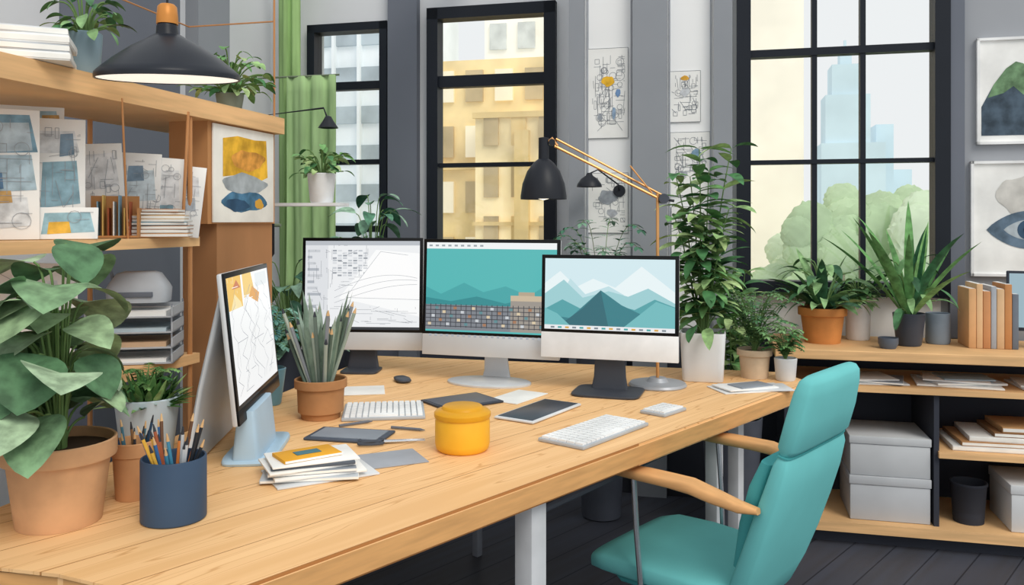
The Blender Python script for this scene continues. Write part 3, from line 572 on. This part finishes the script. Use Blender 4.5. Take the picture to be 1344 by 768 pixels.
# lower shelf clutter
g=G('paper_tray_stack',-1.13,2.52,.932,.2)
for i in range(4): boxes('tray_%d'%i,[(-.12,.12,-.09,.09,i*.045,i*.045+.004),(-.12,-.116,-.09,.09,i*.045,i*.045+.03),(.116,.12,-.09,.09,i*.045,i*.045+.03),(-.12,.12,.086,.09,i*.045,i*.045+.03),(-.10,.10,-.08,.08,i*.045+.004,i*.045+.014+.004*(i%2),1+i%3)],[M('b4b9c0'),PAP,M('C9A98A'),M('B9C9D2')],g)
boxes('tray_posts',[(s*.117-.002,s*.117+.002,t*.087-.002,t*.087+.002,0,.175) for s in(-1,1) for t in(-1,1)],[M('8b919b')],g)
g=G('desk_organizer',-1.12,2.52,1.108,.2); loft(g,'drum',[sring((0,0,z),(1,0,0),(0,1,0),w,w*.7,24,.4) for z,w in [(0,.085),(.04,.088),(.055,.08),(.085,.06),(.09,.045)]],M('b4b9c0')); box(g,'slot',(0,-.062,.025),(.1,.01,.015),M('6b717c')); tubes(g,'lever',[([(-.07,0,.05),(-.085,0,.11)],.005)],[M('8b919b')])
board('canvas_panel',-1.30,2.20,.932,.26,.31,.5,[(.1,.2,.25,.15,'D8DCE0')],25,10,-.15,.06)
# small shelf with white pot
g=G('bracket_shelf',-.76,3.30,1.42,-TH)
boxes('plank',[(-.26,.10,-.06,.06,-.012,0)],[M('E3E5E8')],g); tube(g,'arm',[(-.2,0,-.012),(-.2,0,-.2),(-.26,0,-.28)],.006,BK)
tube(g,'rod',[(-.24,.04,-.6),(-.24,.04,.36),(0,.04,.38),(.02,.04,.33)],.004,BK)
lathe(g,'lamp_head',[(0,.35),(.012,.345),(.02,.33),(.04,.30),(.038,.30),(0,.32)],BK,24,(.02,.04,0))
potted('potted_philodendron',-.745,3.28,1.4205,.055,.045,.115,M('E6E8EA',.5),False,('broad',.09,.15,.11,46,41,.05,.03,PF))
# curtains
cgp=G('curtain',0,0,0,-TH)
def curtain(a0,a1,b,z0,z1,folds,amp,mat,seed=0):
    bm=bmesh.new(); n=folds*14; P=[]; rnd=random.Random(seed); ph=rnd.uniform(0,6)
    for j in range(15):
        t=j/14; z=z0+(z1-z0)*t; row=[]
        for i in range(n+1):
            u=i/n
            y=b+amp*(math.sin(u*folds*6.283+ph)+.45*math.sin(u*folds*11.1+2*ph+.8*t))*(1.2-.55*t)
            x=a0+(a1-a0)*(u+.018*math.sin(5*t+ph+u*3)*(1-t))
            row.append(bm.verts.new((x,y,z)))
        P.append(row)
    for A,B in zip(P,P[1:]):
        for i in range(n): bm.faces.new((A[i],A[i+1],B[i+1],B[i]))
    o=finish('cloth',bm,mat,cgp,angle=180); s=o.modifiers.new('s','SOLIDIFY'); s.thickness=.003; return o
FAB=M('9DBF7F',.95,0,.25,2.5,0,(6,6,.8)); FAB2=M('A9C990',.95,0,.25,2.5,0,(6,6,.8))
curtain(-2.64,-2.49,4.70,.02,3.0,2,.022,FAB,1)
curtain(-2.52,-2.20,4.60,.9,2.22,3,.016,FAB2,2)
curtain(-2.3,-2.0,3.5,.02,1.33,3,.02,FAB,3)
tubes(cgp,'rail',[([(-2.78,4.70,3.0),(-2.2,4.70,3.0)],.012),([(-2.78,4.60,2.22),(-2.18,4.60,2.22)],.006),([(-2.6,3.5,1.33),(-1.95,3.5,1.33)],.008)],[M('7d8a72')])
# floor plants behind the desk
def floorplant(name,X,Y,h,r,mat,*fol):
    g=G(name,X,Y,0); potbody(g,r,r*.75,h,mat,False,.01)
    for f in fol: foliage(g,*f)
PG=M('50545f',.7)
floorplant('potted_monstera',-.74,4.42,.85,.15,PG,('broad',.75,.82,.24,84,51,.15,.065,GB))
floorplant('potted_areca_palm',.41,3.84,.85,.12,PG,('fern',.75,.62,.24,34,52,.085,.022,GB),('broad',.75,.5,.18,26,53,.11,.04,GB))
floorplant('potted_kentia_palm',.96,3.66,.5,.13,PG,('tree',.4,.92,.22,9,54,.13,.045,PF))
floorplant('potted_calathea',-1.0,3.75,.8,.14,PG,('broad',.7,.5,.24,64,55,.13,.06,GB))
# small swing lamp on the wall behind
X,Y=RC(-.47,4.19); g=G('wall_lamp',X,Y,1.50,-TH)
lathe(g,'mount',[(0,-.006),(.03,-.006),(.03,.006),(0,.006)],BK,24,(0,0,0),(math.pi/2,0,0))
tubes(g,'arm',[([(0,0,0),(0,-.06,.03),(-.09,-.12,.10),(-.13,-.14,.08)],.004)],[BK])
lathe(g,'shade',[(0,.085),(.012,.083),(.018,.07),(.04,.055),(.058,.03),(.062,.015),(.059,.015),(.05,.035),(0,.06)],BK,32,(-.13,-.14,0))
# ------------------------------------------------------------ counter right (room frame)
g=G('wall_counter',0,0,0,-TH)
boxes('top',[(.24,2.4,3.68,4.17,.775,.815)],[WOOD],g,0,.003)
boxes('shelves',[(.30,2.4,3.72,4.17,.64,.665),(.88,2.4,3.72,4.17,.385,.41),(.30,2.4,3.70,4.17,.06,.10)],[WOOD],g)
boxes('carcass',[(.28,.31,3.72,4.17,0,.775),(.865,.885,3.74,4.17,.10,.64),(1.9,1.92,3.74,4.17,.1,.64),(.30,2.4,4.15,4.17,.1,.64),(.3,2.4,3.76,4.15,0,.06)],[DK],g)
def RG(name,a,b,z,extra=0): X,Y=RC(a,b); return G(name,X,Y,z,-TH+extra)
def cbox(name,a,b,z,w,d,h,col):
    g=RG(name,a,b,z); box(g,'body',(0,0,h*.4),(w,d,h*.8),M(col,.8,0,.05),.004); box(g,'lid',(0,0,h*.9),(w+.008,d+.008,h*.2),M(col,.8,0,.05),.004)
cbox('storage_box',.70,3.90,.101,.31,.3,.185,'BFC2C7'); cbox('storage_box',.70,3.90,.287,.31,.3,.165,'C6C9CD')
cbox('file_box',1.30,3.88,.101,.30,.28,.19,'D9DBDE')
g=RG('waste_cup',1.02,3.84,.101); lathe(g,'cup',[(0,0),(.058,0),(.068,.15),(.072,.155),(.072,.165),(.066,.165),(.06,.02),(0,.01)],M('33363f'),36)
def RS(name,a,b,z,items,ex=0): X,Y=RC(a,b); return stack(name,X,Y,z,-TH+ex,items)
RS('folder_stack',1.15,3.90,.411,[(.42,.28,.02,'E6E6E4',0,0),(.4,.27,.018,'B98A5E',.03,.02),(.38,.26,.02,'F0EFEC',-.03,.05),(.3,.24,.018,'8F6A4A',0,.1),(.28,.22,.022,'C79A6B',.02,.12)])
RS('magazine_stack',.62,3.86,.666,[(.3,.22,.006,'D5D8DB',.1,0),(.26,.2,.008,'8f96a0',-.2,.02),(.25,.2,.005,'F2F2F0',.25,-.02)])
RS('magazine_stack',.98,3.88,.666,[(.32,.24,.008,'F2F2F0',-.1,0),(.28,.2,.01,'D0D3D7',.2,.02),(.25,.2,.006,'F4F4F3',-.2,.0),(.2,.15,.005,'9fb0ba',.1,.03)])
RS('magazine_stack',1.35,3.88,.666,[(.3,.22,.008,'DADCDF',.05,0),(.28,.2,.008,'F4F4F3',-.1,.0)])
CT=.8155
potted('potted_dracaena',1.37,3.70,CT,.103,.075,.155,M('D08B4E',.75,0,.16,9),True,('spiky',.13,.31,.2,18,61,.1,.050,GR),('broad',.13,.26,.16,44,66,.12,.038,GR))
potted('potted_basil',1.56,3.78,CT,.056,.05,.165,M('E6E7E9',.5),False,('broad',.14,.14,.10,64,62,.055,.030,PF))
potted('potted_yucca',1.705,3.60,CT,.066,.05,.14,M('474d59',.35),False,('spiky',.11,.48,.2,15,67,.1,.044,['6B9F60','4A8556','8CC078','3C6E4C']),('broad',.11,.30,.14,22,64,.12,.035))
g=G('ceramic_cup',1.86,3.66,CT); lathe(g,'cup',[(0,0),(.045,0),(.05,.01),(.05,.13),(.048,.133),(.045,.13),(.044,.02),(0,.015)],M('8391a0',.5),36)
g=G('glass_bowl',1.58,3.52,CT); lathe(g,'cup',[(0,0),(.03,0),(.04,.02),(.04,.045),(.037,.045),(.036,.02),(0,.01)],M('5b6472',.3),30)
g=RG('row_of_books',1.13,3.96,CT); xx=-.10
for i,(w,h,c) in enumerate([(.03,.25,'D9A878'),(.025,.27,'E0B88c'),(.03,.24,'C98F62'),(.022,.26,'a9aeb6'),(.03,.25,'D8B48C'),(.028,.27,'C58A58'),(.025,.23,'6f7783')]):
    box(g,'book_%d'%(i+1),(xx+w/2,0,h/2),(w-.001,.17,h),M(c),.003); box(g,'pages_%d'%(i+1),(xx+w/2,.002,h/2+.001),(w*.7,.165,h),PAP,0); xx+=w
g=G('computer_display',2.24,3.42,CT,math.radians(-25))
box(g,'foot',(0,.02,.005),(.2,.15,.01),ALD,.003); box(g,'neck',(0,.05,.05),(.06,.015,.1),ALD,.003); box(g,'case',(0,.03,.20),(.38,.02,.25),M('3c414c'),.004); flat(g,'screen',[(-.18,.09),(.18,.09),(.18,.315),(-.18,.315)],S('9AB4BF'),.0195)
def frame(name,a,z,w,h,b=4.185,fc='ECEDEE',ins='F0F0EE'):
    g=RG(name,a,b,z); t=.012
    boxes('frame',[(-w/2,w/2,-.01,.012,h/2-t,h/2),(-w/2,w/2,-.01,.012,-h/2,-h/2+t),(-w/2,-w/2+t,-.01,.012,-h/2,h/2),(w/2-t,w/2,-.01,.012,-h/2,h/2)],[M(fc)],g)
    box(g,'paper',(0,.004,0),(w-.01,.006,h-.01),M(ins),0); return g
g=frame('framed_print',1.345,1.935,.40,.48)
flat(g,'slate_hill',[(-.18,-.20),(-.18,-.07),(-.13,.03),(-.08,.10),(-.04,.13),(-.01,.12),(.03,.05),(.09,.0),(.15,-.06),(.18,-.18),(.1,-.20)],M('4B5A68',.8,0,.45,16),-.0005); flat(g,'green_hill',[(-.155,-.03),(-.13,.03),(-.08,.10),(-.04,.13),(-.01,.12),(.03,.05),(.04,.01),(-.01,-.02),(-.05,.02),(-.09,-.01)],M('6F8F6C',.8,0,.45,20),-.0010)
g=frame('framed_print',1.34,1.36,.44,.52)
alm=lambda cx,cz,rx,rz:[(cx-rx+2*rx*i/16,cz+rz*math.sin(math.pi*i/16)**.8) for i in range(17)]+[(cx+rx-2*rx*i/16,cz-rz*math.sin(math.pi*i/16)**.8) for i in range(1,16)]
cir=lambda cx,cz,r:[(cx+r*math.cos(k*.2618),cz+r*math.sin(k*.2618)) for k in range(24)]
flat(g,'grey_shape',blobpts(.02,.1,.14,.10,5),M('CFCDC8',.8,0,.2,12),-.0005); flat(g,'eye_outline',alm(.015,-.05,.17,.085),M('64788B',.8,0,.4,14),-.0010); flat(g,'eye_white',alm(.015,-.05,.10,.045),M('A9B3BA',.8,0,.3,14),-.0015); flat(g,'iris',cir(.015,-.05,.045),M('3B536B',.8,0,.3,20),-.0020); flat(g,'pupil',cir(.015,-.05,.02),M('1f2a36'),-.0025); flat(g,'gold_spot',blobpts(.05,.14,.03,.018,8),M('D9A441'),-.0020)
def poster(name,a,z,w,h,seed,n,extra=(),bl=.002):
    g=RG(name,a,4.195,z); box(g,'paper',(0,0,0),(w,.004,h),PAP,0); lines(g,'border',[(-w/2,h/2,w/2,h/2),(w/2,h/2,w/2,-h/2),(w/2,-h/2,-w/2,-h/2),(-w/2,-h/2,-w/2,h/2)],bl,SK,-.0025)
    sketch(g,w,h,n,seed,.0018,-.003,M('7f858e',.9))
    for k,(x,zz,rx,rz,c) in enumerate(extra): flat(g,'spot',blobpts(x,zz,rx,rz,k+seed),M(c,.8,0,.25,30),-.0035-.0003*k)
poster('sketch_poster',-.527,1.99,.2,.45,71,95,((0,.06,.03,.026,'E7B53A'),(.05,.0,.012,.02,'6F8FB8'),(-.04,-.12,.012,.018,'9aa0a8'),(.03,-.1,.01,.03,'8fa6c0')))
poster('sketch_poster',-.15,1.96,.15,.25,72,60,((0,.02,.022,.02,'C9CDD2'),(0,.09,.018,.012,'D9A441')))
poster('sketch_poster',-.125,1.63,.19,.31,73,70,((.03,.05,.022,.022,'7F9DB4'),(-.03,-.05,.02,.015,'a5aab2')))
poster('sketch_poster',-.527,1.44,.2,.30,74,50,((0,.03,.05,.035,'9aa0a8'),(.02,-.05,.025,.02,'B9BDC4')))
poster('sketch_poster',-.125,1.30,.18,.24,75,50,())
# ------------------------------------------------------------ light
w=bpy.data.worlds.new('World'); sc.world=w; w.use_nodes=True; nt=w.node_tree
bg=nt.nodes['Background']; bg.inputs['Color'].default_value=(.925,.955,.965,1); bg.inputs['Strength'].default_value=.94
l=bpy.data.lights.new('sun','SUN'); l.energy=1.45; l.angle=math.radians(28); l.color=(1,.95,.86)
lo=bpy.data.objects.new('sun',l); sc.collection.objects.link(lo); lo.location=(3,-3,6)
lo.rotation_euler=Vector((-.35,.62,-.7)).to_track_quat('-Z','Y').to_euler()
# ------------------------------------------------------------ camera
cam=bpy.data.cameras.new('camera'); co=bpy.data.objects.new('camera',cam); sc.collection.objects.link(co)
co.location=(0,0,1.35); co.rotation_euler=(math.pi/2,0,0); cam.sensor_width=36; cam.lens=36*1100/1344; cam.shift_y=-94/1344; cam.clip_start=.05
sc.camera=co
